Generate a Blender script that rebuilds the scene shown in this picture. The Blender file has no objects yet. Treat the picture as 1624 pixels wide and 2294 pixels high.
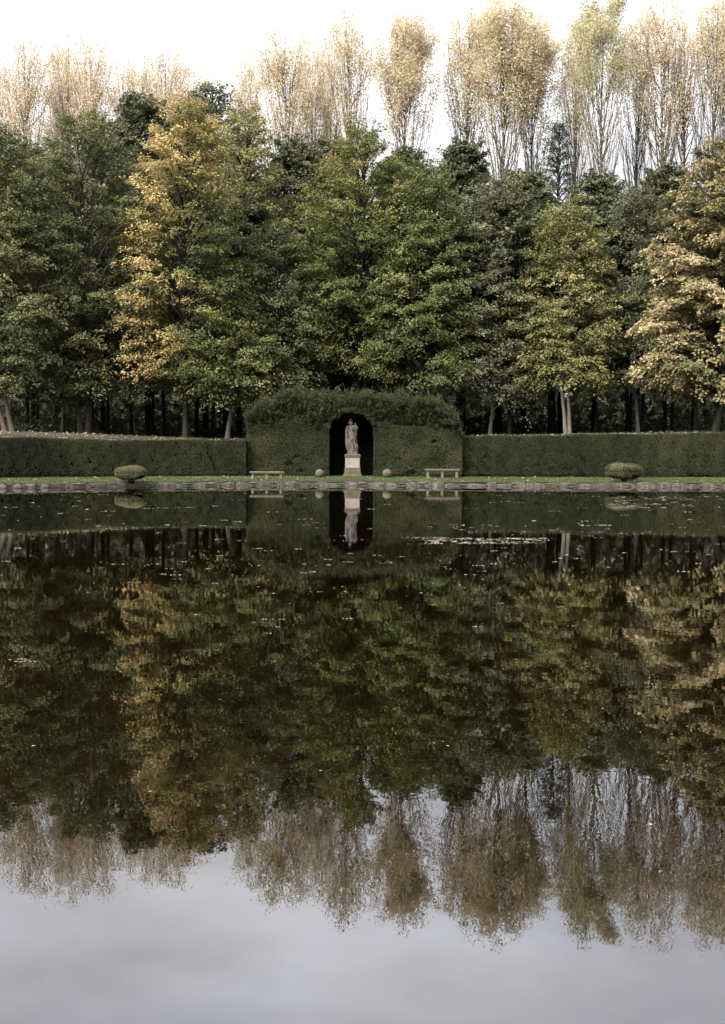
import bpy, bmesh, math, random
import numpy as np
from mathutils import Vector, Matrix

# ------------------------------------------------------------------ camera, sky, sun, exposure
scene = bpy.context.scene
C = scene.collection
CAM_H = 1.63
FPX = 3186.0                      # focal length in units of the 1624 x 2294 working grid
TILT = math.atan((1147 - 1015) / FPX)
ROLL = math.radians(0.25)
cam_d = bpy.data.cameras.new("camera")
cam = bpy.data.objects.new("camera", cam_d)
C.objects.link(cam)
cam_d.sensor_fit = 'VERTICAL'
cam_d.sensor_height = 36.0
cam_d.lens = 36.0 * FPX / 2294.0
cam_d.clip_start = 0.1
cam_d.clip_end = 3000
CAM_M = Matrix.Rotation(math.radians(90) - TILT, 4, 'X') @ Matrix.Rotation(ROLL, 4, 'Z')
cam.matrix_world = Matrix.Translation((0, 0, CAM_H)) @ CAM_M
scene.camera = cam
R3 = np.array(CAM_M.to_3x3())

def at(u, v, Y):
    """world point at distance Y (along +y) seen at working-grid position u, v"""
    d = R3 @ np.array([(u - 812) / FPX, (1147 - v) / FPX, -1.0])
    return np.array([0, 0, CAM_H]) + d * (Y / d[1])

SUN_EL, SUN_AZ = math.radians(42), math.radians(215)     # azimuth from +y, clockwise
world = bpy.data.worlds.new("World")
scene.world = world
world.use_nodes = True
nt = world.node_tree
nt.nodes.clear()
def N(t, **kw):
    n = nt.nodes.new(t)
    for k, val in kw.items(): setattr(n, k, val)
    return n
sky = N('ShaderNodeTexSky', sky_type='NISHITA', sun_disc=False)
sky.sun_elevation = SUN_EL
sky.sun_rotation = SUN_AZ
sky.dust_density = 3.0
sky.air_density = 1.0
hs = N('ShaderNodeHueSaturation'); hs.inputs['Saturation'].default_value = 0.12
tc = N('ShaderNodeTexCoord')
sep = N('ShaderNodeSeparateXYZ')
ramp = N('ShaderNodeValToRGB')                            # overcast: brighter overhead than at the horizon
cr = ramp.color_ramp
cr.elements[0].position = 0.0; cr.elements[0].color = (.10,.10,.105,1)
cr.elements[1].position = 1.0; cr.elements[1].color = (1.25,1.25,1.25,1)
for p, c in ((.06,.12),(.14,.20),(.20,.25),(.25,.43),(.31,.74),(.36,1.02),(.42,1.2)):
    e = cr.elements.new(p); e.color = (c, c, c*1.02, 1)
mp = N('ShaderNodeMapping'); mp.inputs['Scale'].default_value = (3.0, 3.0, 9.0)
nz = N('ShaderNodeTexNoise'); nz.inputs['Scale'].default_value = 1.6; nz.inputs['Detail'].default_value = 7; nz.inputs['Roughness'].default_value = .5
mr = N('ShaderNodeMapRange'); mr.inputs['From Min'].default_value = .3; mr.inputs['From Max'].default_value = .7
mr.inputs['To Min'].default_value = .76; mr.inputs['To Max'].default_value = 1.22
nz2 = N('ShaderNodeTexNoise'); nz2.inputs['Scale'].default_value = 1.1; nz2.inputs['Detail'].default_value = 4
tintr = N('ShaderNodeValToRGB')
tintr.color_ramp.elements[0].position = .35; tintr.color_ramp.elements[0].color = (.99,.995,1.03,1)
tintr.color_ramp.elements[1].position = .65; tintr.color_ramp.elements[1].color = (1.03,1.0,.98,1)
# brighter cloud towards the left of the view
lr = N('ShaderNodeMapRange'); lr.inputs['From Min'].default_value = -.35; lr.inputs['From Max'].default_value = .35
lr.inputs['To Min'].default_value = 1.18; lr.inputs['To Max'].default_value = .88
m1 = N('ShaderNodeMix', data_type='RGBA', blend_type='MULTIPLY'); m1.inputs[0].default_value = 1
m2 = N('ShaderNodeMix', data_type='RGBA', blend_type='MULTIPLY'); m2.inputs[0].default_value = 1
m3 = N('ShaderNodeMath', operation='MULTIPLY')
# unseen low sky behind the viewer dimmed, added to keep the wood dark
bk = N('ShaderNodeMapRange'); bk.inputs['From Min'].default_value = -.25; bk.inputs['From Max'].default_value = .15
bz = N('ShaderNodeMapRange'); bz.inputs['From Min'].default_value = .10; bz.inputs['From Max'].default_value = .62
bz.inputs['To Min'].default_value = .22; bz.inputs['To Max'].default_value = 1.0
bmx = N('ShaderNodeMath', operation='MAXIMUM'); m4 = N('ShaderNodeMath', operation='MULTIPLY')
vm = N('ShaderNodeVectorMath', operation='SCALE')
bg = N('ShaderNodeBackground'); bg.inputs['Strength'].default_value = 0.12
wo = N('ShaderNodeOutputWorld')
L = nt.links.new
L(sky.outputs[0], hs.inputs['Color'])
L(tc.outputs['Generated'], sep.inputs[0]); L(sep.outputs['Z'], ramp.inputs[0])
L(tc.outputs['Generated'], mp.inputs[0]); L(mp.outputs[0], nz.inputs['Vector']); L(mp.outputs[0], nz2.inputs['Vector'])
L(nz.outputs['Fac'], mr.inputs['Value']); L(nz2.outputs['Fac'], tintr.inputs[0])
L(sep.outputs['X'], lr.inputs['Value'])
L(hs.outputs[0], m1.inputs[6]); L(ramp.outputs[0], m1.inputs[7])
L(m1.outputs[2], m2.inputs[6]); L(tintr.outputs[0], m2.inputs[7])
L(mr.outputs[0], m3.inputs[0]); L(lr.outputs[0], m3.inputs[1])
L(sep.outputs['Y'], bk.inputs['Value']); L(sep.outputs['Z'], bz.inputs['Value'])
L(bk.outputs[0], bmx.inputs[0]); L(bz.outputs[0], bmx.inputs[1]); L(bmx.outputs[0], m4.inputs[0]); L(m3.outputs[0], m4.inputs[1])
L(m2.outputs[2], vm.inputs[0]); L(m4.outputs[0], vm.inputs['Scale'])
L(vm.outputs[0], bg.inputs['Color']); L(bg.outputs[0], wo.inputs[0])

sd = bpy.data.lights.new("sun", 'SUN')
sd.energy = 0.5; sd.angle = math.radians(35); sd.color = (1.0, .97, .93)
sun = bpy.data.objects.new("sun", sd); C.objects.link(sun)
to_sun = Vector((math.sin(SUN_AZ) * math.cos(SUN_EL), math.cos(SUN_AZ) * math.cos(SUN_EL), math.sin(SUN_EL)))
sun.rotation_euler = (-to_sun).to_track_quat('-Z', 'Y').to_euler()
sun.location = to_sun * 100

vs = scene.view_settings
vs.view_transform = 'Standard'; vs.look = 'None'; vs.gamma = 1; vs.use_curve_mapping = False
vs.exposure = 3.0
cy = scene.cycles
cy.max_bounces = 7; cy.diffuse_bounces = 3; cy.glossy_bounces = 3; cy.transmission_bounces = 4
cy.transparent_max_bounces = 6
cy.use_denoising = True; cy.denoiser = 'OPENIMAGEDENOISE'; cy.denoising_input_passes = 'RGB_ALBEDO_NORMAL'; cy.denoising_prefilter = 'ACCURATE'
cy.caustics_reflective = False; cy.caustics_refractive = False
cy.sample_clamp_indirect = 6

# ------------------------------------------------------------------ helpers
def tag(o, label=None, cat=None, group=None, kind=None):
    if label: o['label'] = label
    if cat: o['category'] = cat
    if group: o['group'] = group
    if kind: o['kind'] = kind
    return o

def link(name, me, mat=None, parent=None, loc=None):
    o = bpy.data.objects.new(name, me); C.objects.link(o)
    if mat is not None and me is not None:
        for m in (mat if isinstance(mat, (list, tuple)) else [mat]): me.materials.append(m)
    if parent is not None: o.parent = parent
    if loc is not None: o.location = loc
    return o

def empty(name, loc, rz=0):
    o = bpy.data.objects.new(name, None); C.objects.link(o)
    o.location = loc; o.rotation_euler = (0, 0, rz); o.empty_display_size = .3
    return o

def raw_mesh(name, V, quads, attr=None, smooth=False, mats=None):
    V = np.asarray(V, np.float32); quads = np.asarray(quads, np.int32)
    me = bpy.data.meshes.new(name)
    me.vertices.add(len(V)); me.vertices.foreach_set('co', V.ravel())
    nf = len(quads); k = quads.shape[1]
    me.loops.add(nf * k); me.loops.foreach_set('vertex_index', quads.ravel())
    me.polygons.add(nf)
    me.polygons.foreach_set('loop_start', np.arange(0, nf * k, k, dtype=np.int32))
    me.polygons.foreach_set('loop_total', np.full(nf, k, np.int32))
    if smooth: me.polygons.foreach_set('use_smooth', np.ones(nf, bool))
    if mats is not None: me.polygons.foreach_set('material_index', np.asarray(mats, np.int32))
    if attr is not None:
        a = me.attributes.new('tint', 'FLOAT', 'POINT'); a.data.foreach_set('value', np.asarray(attr, np.float32))
    me.update(calc_edges=True)
    return me

def norm(a):
    return a / np.maximum(np.linalg.norm(a, axis=-1, keepdims=True), 1e-9)

def leaf_quads(P, axis, nrm, ln, wd):
    """diamond leaves: centre P, long axis, face normal, length, width -> verts (4n,3)"""
    side = norm(np.cross(nrm, axis))
    axis = norm(axis)
    n2 = norm(np.cross(axis, side))
    ln = np.asarray(ln)[:, None]; wd = np.asarray(wd)[:, None]
    V = np.empty((len(P), 4, 3), np.float32)
    V[:, 0] = P - axis * ln * .5
    V[:, 1] = P + side * wd * .5 + axis * ln * .05 + n2 * wd * .12
    V[:, 2] = P + axis * ln * .5
    V[:, 3] = P - side * wd * .5 + axis * ln * .05 + n2 * wd * .12
    return V.reshape(-1, 3)

def tubes(polys, k=6):
    """polys: list of (points (n,3), radii (n,)) -> verts, quads"""
    VV, QQ, base = [], [], 0
    ang = np.linspace(0, 2 * np.pi, k, endpoint=False)
    for pts, rad in polys:
        pts = np.asarray(pts, float); rad = np.asarray(rad, float); n = len(pts)
        t = norm(np.gradient(pts, axis=0))
        ref = np.tile(np.array([[.31, .95, .05]]), (n, 1))
        s = norm(np.cross(t, ref)); b = np.cross(t, s)
        ring = pts[:, None] + rad[:, None, None] * (np.cos(ang)[None, :, None] * s[:, None] + np.sin(ang)[None, :, None] * b[:, None])
        VV.append(ring.reshape(-1, 3))
        i = np.arange(n - 1)[:, None] * k; j = np.arange(k)[None, :]; j2 = (j + 1) % k
        QQ.append(np.stack([i + j, i + j2, i + k + j2, i + k + j], -1).reshape(-1, 4) + base)
        base += n * k
    return np.concatenate(VV), np.concatenate(QQ)

def smooth_noise(seed, n=7, scale=1.0):
    r = np.random.default_rng(seed)
    K = r.normal(size=(n, 3)) * scale; ph = r.uniform(0, 6.28, n)
    def f(P):
        return np.sin(P @ K.T + ph).sum(-1) / math.sqrt(n)
    return f

# ------------------------------------------------------------------ materials
def new_mat(name):
    m = bpy.data.materials.new(name); m.use_nodes = True
    t = m.node_tree; t.nodes.clear()
    return m, t

def ramp_node(t, stops):
    r = t.nodes.new('ShaderNodeValToRGB'); c = r.color_ramp
    c.elements[0].position = stops[0][0]; c.elements[0].color = (*stops[0][1], 1)
    c.elements[1].position = stops[-1][0]; c.elements[1].color = (*stops[-1][1], 1)
    for p, col in stops[1:-1]:
        e = c.elements.new(p); e.color = (*col, 1)
    return r

def leaf_mat(name, stops, trans=.32, rough=.6, spec=.12):
    m, t = new_mat(name)
    a = t.nodes.new('ShaderNodeAttribute'); a.attribute_name = 'tint'
    r = ramp_node(t, stops)
    p = t.nodes.new('ShaderNodeBsdfPrincipled')
    p.inputs['Roughness'].default_value = rough
    p.inputs['Specular IOR Level'].default_value = spec
    tr = t.nodes.new('ShaderNodeBsdfTranslucent')
    mx = t.nodes.new('ShaderNodeMixShader'); mx.inputs[0].default_value = trans
    o = t.nodes.new('ShaderNodeOutputMaterial')
    k = t.links.new
    k(a.outputs['Fac'], r.inputs[0]); k(r.outputs[0], p.inputs['Base Color']); k(r.outputs[0], tr.inputs['Color'])
    k(p.outputs[0], mx.inputs[1]); k(tr.outputs[0], mx.inputs[2]); k(mx.outputs[0], o.inputs[0])
    return m

def noisy_mat(name, stops, scale=4.0, detail=8, rough=.9, bump=.0, bump_scale=30, stretch=(1,1,1), spec=.2, second=None):
    m, t = new_mat(name)
    tc = t.nodes.new('ShaderNodeTexCoord'); mp = t.nodes.new('ShaderNodeMapping'); mp.inputs['Scale'].default_value = stretch
    n = t.nodes.new('ShaderNodeTexNoise'); n.inputs['Scale'].default_value = scale; n.inputs['Detail'].default_value = detail
    n.inputs['Roughness'].default_value = .62
    r = ramp_node(t, stops)
    p = t.nodes.new('ShaderNodeBsdfPrincipled'); p.inputs['Roughness'].default_value = rough
    p.inputs['Specular IOR Level'].default_value = spec
    o = t.nodes.new('ShaderNodeOutputMaterial'); k = t.links.new
    k(tc.outputs['Object'], mp.inputs[0]); k(mp.outputs[0], n.inputs['Vector']); k(n.outputs['Fac'], r.inputs[0])
    col = r.outputs[0]
    if second:                                            # patches of another tone: (scale, lo, hi, colour)
        n2 = t.nodes.new('ShaderNodeTexNoise'); n2.inputs['Scale'].default_value = second[0]; n2.inputs['Detail'].default_value = 6
        rr = t.nodes.new('ShaderNodeMapRange'); rr.inputs['From Min'].default_value = second[1]; rr.inputs['From Max'].default_value = second[2]
        mx = t.nodes.new('ShaderNodeMix'); mx.data_type = 'RGBA'; mx.inputs[7].default_value = (*second[3], 1)
        k(mp.outputs[0], n2.inputs['Vector']); k(n2.outputs['Fac'], rr.inputs['Value']); k(rr.outputs[0], mx.inputs[0]); k(col, mx.inputs[6])
        col = mx.outputs[2]
    k(col, p.inputs['Base Color'])
    if bump:
        nb = t.nodes.new('ShaderNodeTexNoise'); nb.inputs['Scale'].default_value = bump_scale; nb.inputs['Detail'].default_value = 6
        b = t.nodes.new('ShaderNodeBump'); b.inputs['Strength'].default_value = bump; b.inputs['Distance'].default_value = .03
        k(mp.outputs[0], nb.inputs['Vector']); k(nb.outputs['Fac'], b.inputs['Height']); k(b.outputs[0], p.inputs['Normal'])
    k(p.outputs[0], o.inputs[0])
    return m

LM = {}
def S(*cols): return [(i / (len(cols) - 1), c) for i, c in enumerate(cols)]
LM['green'] = leaf_mat('leaf_green', S((0.0238, 0.0300, 0.0132),(0.0605, 0.0700, 0.0282),(0.1058, 0.1100, 0.0442),(0.1836, 0.1620, 0.0705)))
LM['bright'] = leaf_mat('leaf_bright_green', S((0.0245, 0.0360, 0.0114), (0.0614, 0.0763, 0.0210), (0.1115, 0.1166, 0.0343), (0.2119, 0.1643, 0.0572)))
LM['dark'] = leaf_mat('leaf_dark_green', S((0.0235, 0.0290, 0.0150),(0.0535, 0.0620, 0.0320),(0.0920, 0.0980, 0.0508),(0.1445, 0.1420, 0.0752)))
LM['orange'] = leaf_mat('leaf_orange', S((0.0349, 0.0482, 0.0155),(0.0872, 0.0944, 0.0311),(0.2052, 0.1626, 0.0559),(0.3181, 0.2360, 0.0952),(0.3694, 0.2779, 0.1293)))
LM['olive'] = leaf_mat('leaf_olive', S((0.0293, 0.0432, 0.0149), (0.0648, 0.0812, 0.0273), (0.1097, 0.1205, 0.0422), (0.1881, 0.1776, 0.0745)))
LM['yellow'] = leaf_mat('leaf_yellow_olive', S((0.0462, 0.0529, 0.0194), (0.0975, 0.0989, 0.0339), (0.1539, 0.1437, 0.0508), (0.2462, 0.2012, 0.0908)))
LM['tan'] = leaf_mat('leaf_tan', S((0.0414, 0.0484, 0.0186),(0.1058, 0.0977, 0.0391),(0.2116, 0.1674, 0.0791),(0.3128, 0.2465, 0.1348)))
LM['grey'] = leaf_mat('leaf_grey_olive', S((0.0315, 0.0350, 0.0182),(0.0672, 0.0710, 0.0365),(0.1103, 0.1120, 0.0595),(0.1733, 0.1600, 0.0912)))
LM['poplar'] = leaf_mat('leaf_poplar', S((0.2769, 0.2280, 0.1297),(0.3922, 0.3249, 0.1902),(0.4845, 0.3990, 0.2506),(0.5307, 0.4275, 0.3112)), trans=.4)
LM['poplar_green'] = leaf_mat('leaf_poplar_green', S((0.2352, 0.2246, 0.1183),(0.3410, 0.3109, 0.1690),(0.4234, 0.3743, 0.2197),(0.4939, 0.4145, 0.2704)), trans=.4)
LM['poplar_pale'] = leaf_mat('leaf_poplar_pale', S((0.3123, 0.2470, 0.1559),(0.4280, 0.3469, 0.2237),(0.5206, 0.4234, 0.2846),(0.5783, 0.4704, 0.3388)), trans=.4)
LM['yew'] = leaf_mat('leaf_yew', S((0.0063, 0.0093, 0.0036), (0.0147, 0.0182, 0.0058), (0.0241, 0.0270, 0.0089), (0.0420, 0.0395, 0.0152)), trans=.1, rough=.7, spec=.15)
LM['box'] = leaf_mat('leaf_box', S((0.0176, 0.0206, 0.0085), (0.0396, 0.0413, 0.0170), (0.0660, 0.0619, 0.0272), (0.1012, 0.0860, 0.0425)), trans=.1)
LM['conifer'] = leaf_mat('leaf_conifer', S((.014,.022,.013), (.025,.036,.022), (.04,.052,.032), (.06,.07,.042)), trans=.15)
LM['litter'] = leaf_mat('fallen_leaf', S((0.0450, 0.0259, 0.0122), (0.1080, 0.0691, 0.0286), (0.1800, 0.1253, 0.0612), (0.2700, 0.2160, 0.1469)), trans=.15, rough=.6)
LM['float'] = leaf_mat('floating_leaf', S((.09,.045,.028), (.16,.115,.08), (.23,.19,.15), (.34,.31,.26)), trans=.0, rough=.5)
LM['grass'] = leaf_mat('grass_blade', S((0.0214, 0.0316, 0.0104), (0.0385, 0.0523, 0.0171), (0.0581, 0.0673, 0.0247), (0.0940, 0.0870, 0.0427)), trans=.3)
BARK_DARK = noisy_mat('bark_dark', S((0.0076, 0.0061, 0.0042), (0.0210, 0.0171, 0.0123)), scale=3, stretch=(3,3,.6), bump=.4)
BARK = noisy_mat('bark_brown', S((.03,.025,.019), (.085,.07,.052), (.13,.11,.085)), scale=2.5, stretch=(3,3,.5), bump=.4)
BARK_MID = noisy_mat('bark_grey', S((0.0275, 0.0216, 0.0156), (0.0660, 0.0540, 0.0390), (0.0990, 0.0810, 0.0624)), scale=2.3, stretch=(2.5,2.5,.6), bump=.3)
BARK_PALE = noisy_mat('bark_pale', S((0.0419, 0.0358, 0.0273), (0.0883, 0.0764, 0.0620), (0.1255, 0.1122, 0.0942)), scale=2.2, stretch=(2.5,2.5,.6), bump=.3)
BARK_POPLAR = noisy_mat('bark_poplar', S((0.0300, 0.0240, 0.0180), (0.0660, 0.0540, 0.0390), (0.1020, 0.0840, 0.0600)), scale=1.5, stretch=(2,2,.4))
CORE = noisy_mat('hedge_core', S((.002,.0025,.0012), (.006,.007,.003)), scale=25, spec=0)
STONE = noisy_mat('weathered_stone', S((0.0186, 0.0148, 0.0122), (0.0533, 0.0428, 0.0364), (0.0880, 0.0727, 0.0626), (0.1119, 0.0969, 0.0845)), scale=6, stretch=(2.2,2.2,.8), bump=.5, bump_scale=30, second=(3.4,.50,.60,(0.0237, 0.0207, 0.0188)))
STONE_PALE = noisy_mat('pale_plinth_stone', S((0.0964, 0.0776, 0.0628), (0.1478, 0.1239, 0.1057), (0.1800, 0.1552, 0.1338)), scale=3.5, bump=.3, bump_scale=35, second=(2.6,.60,.70,(0.1037, 0.0906, 0.0693)))
STONE_MOSS = noisy_mat('mossy_stone', S((0.0220, 0.0198, 0.0110), (0.0484, 0.0405, 0.0220), (0.0880, 0.0726, 0.0484)), scale=7, bump=.5, bump_scale=40)
STONE_BENCH = noisy_mat('bench_stone', S((0.0387, 0.0315, 0.0214), (0.0804, 0.0658, 0.0469), (0.1190, 0.1002, 0.0750)), scale=6, bump=.3, bump_scale=50, second=(5,.55,.68,(0.0595, 0.0544, 0.0268)))
STONE_BALL = noisy_mat('ball_stone', S((0.0195, 0.0173, 0.0092), (0.0415, 0.0345, 0.0204), (0.0683, 0.0575, 0.0388), (0.1170, 0.1035, 0.0816)), scale=9, bump=.4, bump_scale=40)
KERB = noisy_mat('edging_stone', [(0,(0.0074, 0.0062, 0.0046)), (.42,(0.0311, 0.0250, 0.0193)), (.58,(0.0555, 0.0452, 0.0361)), (.66,(0.0814, 0.0686, 0.0571)), (.74,(0.2220, 0.2067, 0.1848))], scale=7.5, bump=.8, bump_scale=18, second=(2.2,.56,.68,(0.0259, 0.0265, 0.0151)))
LAWN = noisy_mat('lawn_turf', S((.02,.026,.009), (.034,.043,.014), (.055,.058,.024)), scale=1.8)
SOIL = noisy_mat('woodland_soil', S((.008,.007,.005), (.022,.018,.012), (.04,.03,.018)), scale=1.5)
BED = noisy_mat('pond_silt', S((.05,.036,.018), (.10,.07,.035), (.16,.115,.06)), scale=.9, stretch=(1,.6,1))

def water_mat():
    m, t = new_mat('pond_water'); k = t.links.new
    tc = t.nodes.new('ShaderNodeTexCoord')
    def noise(sc, st, det):
        mp = t.nodes.new('ShaderNodeMapping'); mp.inputs['Scale'].default_value = st
        n = t.nodes.new('ShaderNodeTexNoise'); n.inputs['Scale'].default_value = sc; n.inputs['Detail'].default_value = det
        k(tc.outputs['Object'], mp.inputs[0]); k(mp.outputs[0], n.inputs['Vector']); return n.outputs['Fac']
    a = noise(14.0, (1.0, .55, 1), 1.5); b = noise(1.3, (.6, 1.2, 1), 2)
    mm = t.nodes.new('ShaderNodeMath'); mm.operation = 'MULTIPLY_ADD'; mm.inputs[1].default_value = 3.5
    k(b, mm.inputs[0]); k(a, mm.inputs[2])
    pt = noise(.16, (.5, 1.6, 1), 2)
    pm = t.nodes.new('ShaderNodeMapRange'); pm.inputs['From Min'].default_value = .38; pm.inputs['From Max'].default_value = .62
    pm.inputs['To Min'].default_value = .55; pm.inputs['To Max'].default_value = 1.5
    k(pt, pm.inputs['Value'])
    mo = t.nodes.new('ShaderNodeMath'); mo.operation = 'MULTIPLY'
    k(mm.outputs[0], mo.inputs[0]); k(pm.outputs[0], mo.inputs[1])
    bp = t.nodes.new('ShaderNodeBump'); bp.inputs['Strength'].default_value = 1.0; bp.inputs['Distance'].default_value = WAVE
    k(mo.outputs[0], bp.inputs['Height'])
    fr = t.nodes.new('ShaderNodeFresnel'); fr.inputs['IOR'].default_value = 1.36
    gl = t.nodes.new('ShaderNodeBsdfGlossy'); gl.inputs['Roughness'].default_value = 0.0; gl.inputs['Color'].default_value = (.97,.97,.985,1)
    tr = t.nodes.new('ShaderNodeBsdfTransparent'); tr.inputs['Color'].default_value = (.20,.185,.115,1)
    mx = t.nodes.new('ShaderNodeMixShader'); o = t.nodes.new('ShaderNodeOutputMaterial')
    k(bp.outputs[0], gl.inputs['Normal'])
    k(fr.outputs[0], mx.inputs[0]); k(tr.outputs[0], mx.inputs[1]); k(gl.outputs[0], mx.inputs[2]); k(mx.outputs[0], o.inputs[0])
    return m
WAVE = 0.00016
WATER = water_mat()

# ------------------------------------------------------------------ the lie of the land
def Yk(x):                                              # far edge of the pond
    x = np.asarray(x, float)
    return np.where(x < 0, 71.0 - .0335 * np.minimum(x * x, 700), 71.0 + .0015 * x * x)
def Yh(x):                                              # foot of the hedge
    x = np.asarray(x, float)
    return np.where(x < 0, 77.0 - .028 * np.minimum(x * x, 700), 77.0 + .005 * x * x)
def zlawn(x, y):
    f = np.clip((np.asarray(y) - Yk(x)) / np.maximum(Yh(x) - Yk(x), .5), 0, 1.4)
    return .18 + .18 * f
def hedge_top(x):
    x = np.asarray(x, float)
    return .022 * np.sin(x * 1.1) + .016 * np.sin(x * 2.7 + 1) + np.where(x < -5, np.interp(x, [-30, -17, -11, -5.5], [2.5, 2.32, 2.22, 2.34]), np.interp(x, [4.5, 9, 19, 35], [2.52, 2.62, 2.80, 2.9]))
def bank(x):
    return np.interp(x, [-60, -17, -8, 0, 6, 19, 60], [2.9, 2.72, 2.45, 2.4, 2.62, 3.05, 3.4])
def zwood(x, y):
    s = np.asarray(y) - Yh(x)
    start = np.where(np.abs(np.asarray(x) + .4) < 6.2, 4.6, 1.0)
    f = np.clip((s - start) / .6, 0, 1)
    b = bank(x) - .28 + .045 * np.clip(s - start, 0, 6)
    return .34 * (1 - f) + b * f + .004 * np.clip(s - 8, 0, 60)

# pond bed, water, lawn, woodland ground
def sheet(name, xs, ys_fn, z_fn, mat, kind='structure'):
    xs = np.asarray(xs); rows = []
    tt = ys_fn
    X = np.repeat(xs[:, None], len(tt(0.0)), 1)
    Y = np.stack([tt(x) for x in xs])
    Z = z_fn(X, Y)
    V = np.stack([X, Y, Z], -1).reshape(-1, 3)
    n, m_ = X.shape
    i = np.arange(n - 1)[:, None] * m_; j = np.arange(m_ - 1)[None, :]
    Q = np.stack([i + j, i + m_ + j, i + m_ + j + 1, i + j + 1], -1).reshape(-1, 4)
    o = link(name, raw_mesh(name, V, Q, smooth=True), mat); o['kind'] = kind
    return o
xs_wide = np.concatenate([np.linspace(-400, -45, 12), np.linspace(-40, 40, 161), np.linspace(45, 400, 12)])
sheet('pond_bed', np.linspace(-90, 90, 61), lambda x: np.linspace(-40, 71.4, 80), lambda X, Y: -0.55 - .12 * np.sin(X * .31) * np.sin(Y * .23), BED)
sheet('water', np.linspace(-90, 90, 4), lambda x: np.array([-40.0, 20, 71.35]), lambda X, Y: X * 0.0, WATER)
sheet('lawn', np.linspace(-40, 40, 161), lambda x: np.concatenate([[float(Yk(x)) + .30], np.linspace(float(Yk(x)) + .45, float(Yh(x)) + .35, 10), [float(Yh(x)) + 1.2, float(Yh(x)) + 5.0]]), lambda X, Y: zlawn(X, Y) + .012 * np.sin(X * 2.1 + Y) , LAWN)
sheet('ground', xs_wide, lambda x: np.concatenate([float(Yh(x)) + np.array([.9, 1.0, 1.3, 1.65, 2.2, 3, 3.8, 4.6, 4.8, 5.0, 5.25, 6, 7, 9, 12, 20, 40, 80]), [400, 1500]]), lambda X, Y: zwood(X, Y) - .03, SOIL)

# ------------------------------------------------------------------ stone edging of the pond
def edging():
    rng = np.random.default_rng(3)
    bm = bmesh.new()
    x = -36.0
    f = smooth_noise(8, 9, 7.0)
    while x < 36:
        w = rng.uniform(.35, 1.1)
        cx = x + w / 2
        h = .165 + rng.uniform(-.06, .035)
        y0 = float(Yk(cx)) + rng.uniform(-.03, .04) + (.12 if -16.4 < cx < -13.9 else 0)
        sl = (float(Yk(cx + .3)) - float(Yk(cx - .3))) / .6
        nx, ny, nz_ = 5, 4, 4
        ret = bmesh.ops.create_grid(bm, x_segments=1, y_segments=1, size=.5); bmesh.ops.delete(bm, geom=ret['verts'], context='VERTS')
        r = bmesh.ops.create_cube(bm, size=1.0)
        es = list({e for v in r['verts'] for e in v.link_edges})
        r2 = bmesh.ops.subdivide_edges(bm, edges=es, cuts=3, use_grid_fill=True)
        vs_ = [v for v in bm.verts if not v.tag]
        for v in vs_:
            p = v.co.copy()
            q = Vector((p.x, p.y, p.z))
            rad = max(abs(q.x), abs(q.y), abs(q.z)) * 2
            rnd = q.normalized() * .5 if q.length > 0 else q
            q = q.lerp(Vector((rnd.x * 1.35, rnd.y * 1.35, rnd.z * 1.35)), .22)
            lx = q.x * (w - .012); ly = q.y * .42 + .2; lz = q.z * (h + .34) + (h - .34) / 2
            P = np.array([[cx + lx, ly * 2.1 + 3, lz * 2.5]])
            d = float(f(P)[0])
            v.co = Vector((cx + lx, y0 + ly + lx * sl + d * .04, lz + d * .028))
            v.tag = True
        x += w
    me = bpy.data.meshes.new('pond_edging'); bm.to_mesh(me); bm.free()
    return me
ed = link('pond_edging', edging(), KERB)
tag(ed, 'low rough stone wall edging the far side of the pond', 'stone wall')
rng = np.random.default_rng(5)
for u, w in ((24, .62), (52, .40), (75, .50), (-4, .6)):
    bm = bmesh.new()
    bmesh.ops.create_icosphere(bm, subdivisions=3, radius=.5)
    f = smooth_noise(int(u) + 50, 8, 3.5)
    for v in bm.verts:
        d = 1 + .06 * float(f(np.array([list(v.co)]))[0])
        z = v.co.z
        v.co = Vector((math.copysign(abs(v.co.x * 2) ** .75 / 2, v.co.x) * w * d, v.co.y * .5 * d, z * .36 * d))
    me = bpy.data.meshes.new('rounded_stone'); bm.to_mesh(me); bm.free()
    for p in me.polygons: p.use_smooth = True
    p = at(u, 1090, 62.3)
    x = p[0]
    o = link('rounded_stone', me, KERB, ed, (x, float(Yk(x)) + .22, .02))

# ------------------------------------------------------------------ hedges
def surface_leaves(P, Nn, rng, ln, wd, up=.35, jit=.6, tint=None):
    n = len(P)
    nr = norm(Nn + rng.normal(size=(n, 3)) * jit)
    ax = norm(np.cross(nr, rng.normal(size=(n, 3)))); ax = norm(ax + np.array([0, 0, up]))
    return leaf_quads(P, ax, nr, ln * rng.uniform(.6, 1.4, n), wd * rng.uniform(.7, 1.3, n))

def build_foliage_mesh(name, core_V, core_Q, LV, lt, extra_smooth=True):
    nl = len(LV) // 4
    V = np.concatenate([core_V, LV]) if core_V is not None else LV
    q = np.arange(nl * 4).reshape(-1, 4)
    if core_V is not None:
        q = np.concatenate([core_Q, q + len(core_V)])
        mats = np.concatenate([np.ones(len(core_Q)), np.zeros(nl)])
        t = np.concatenate([np.zeros(len(core_V)), np.repeat(lt, 4)])
    else:
        mats = None; t = np.repeat(lt, 4)
    return raw_mesh(name, V, q, attr=t, mats=mats)

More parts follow.
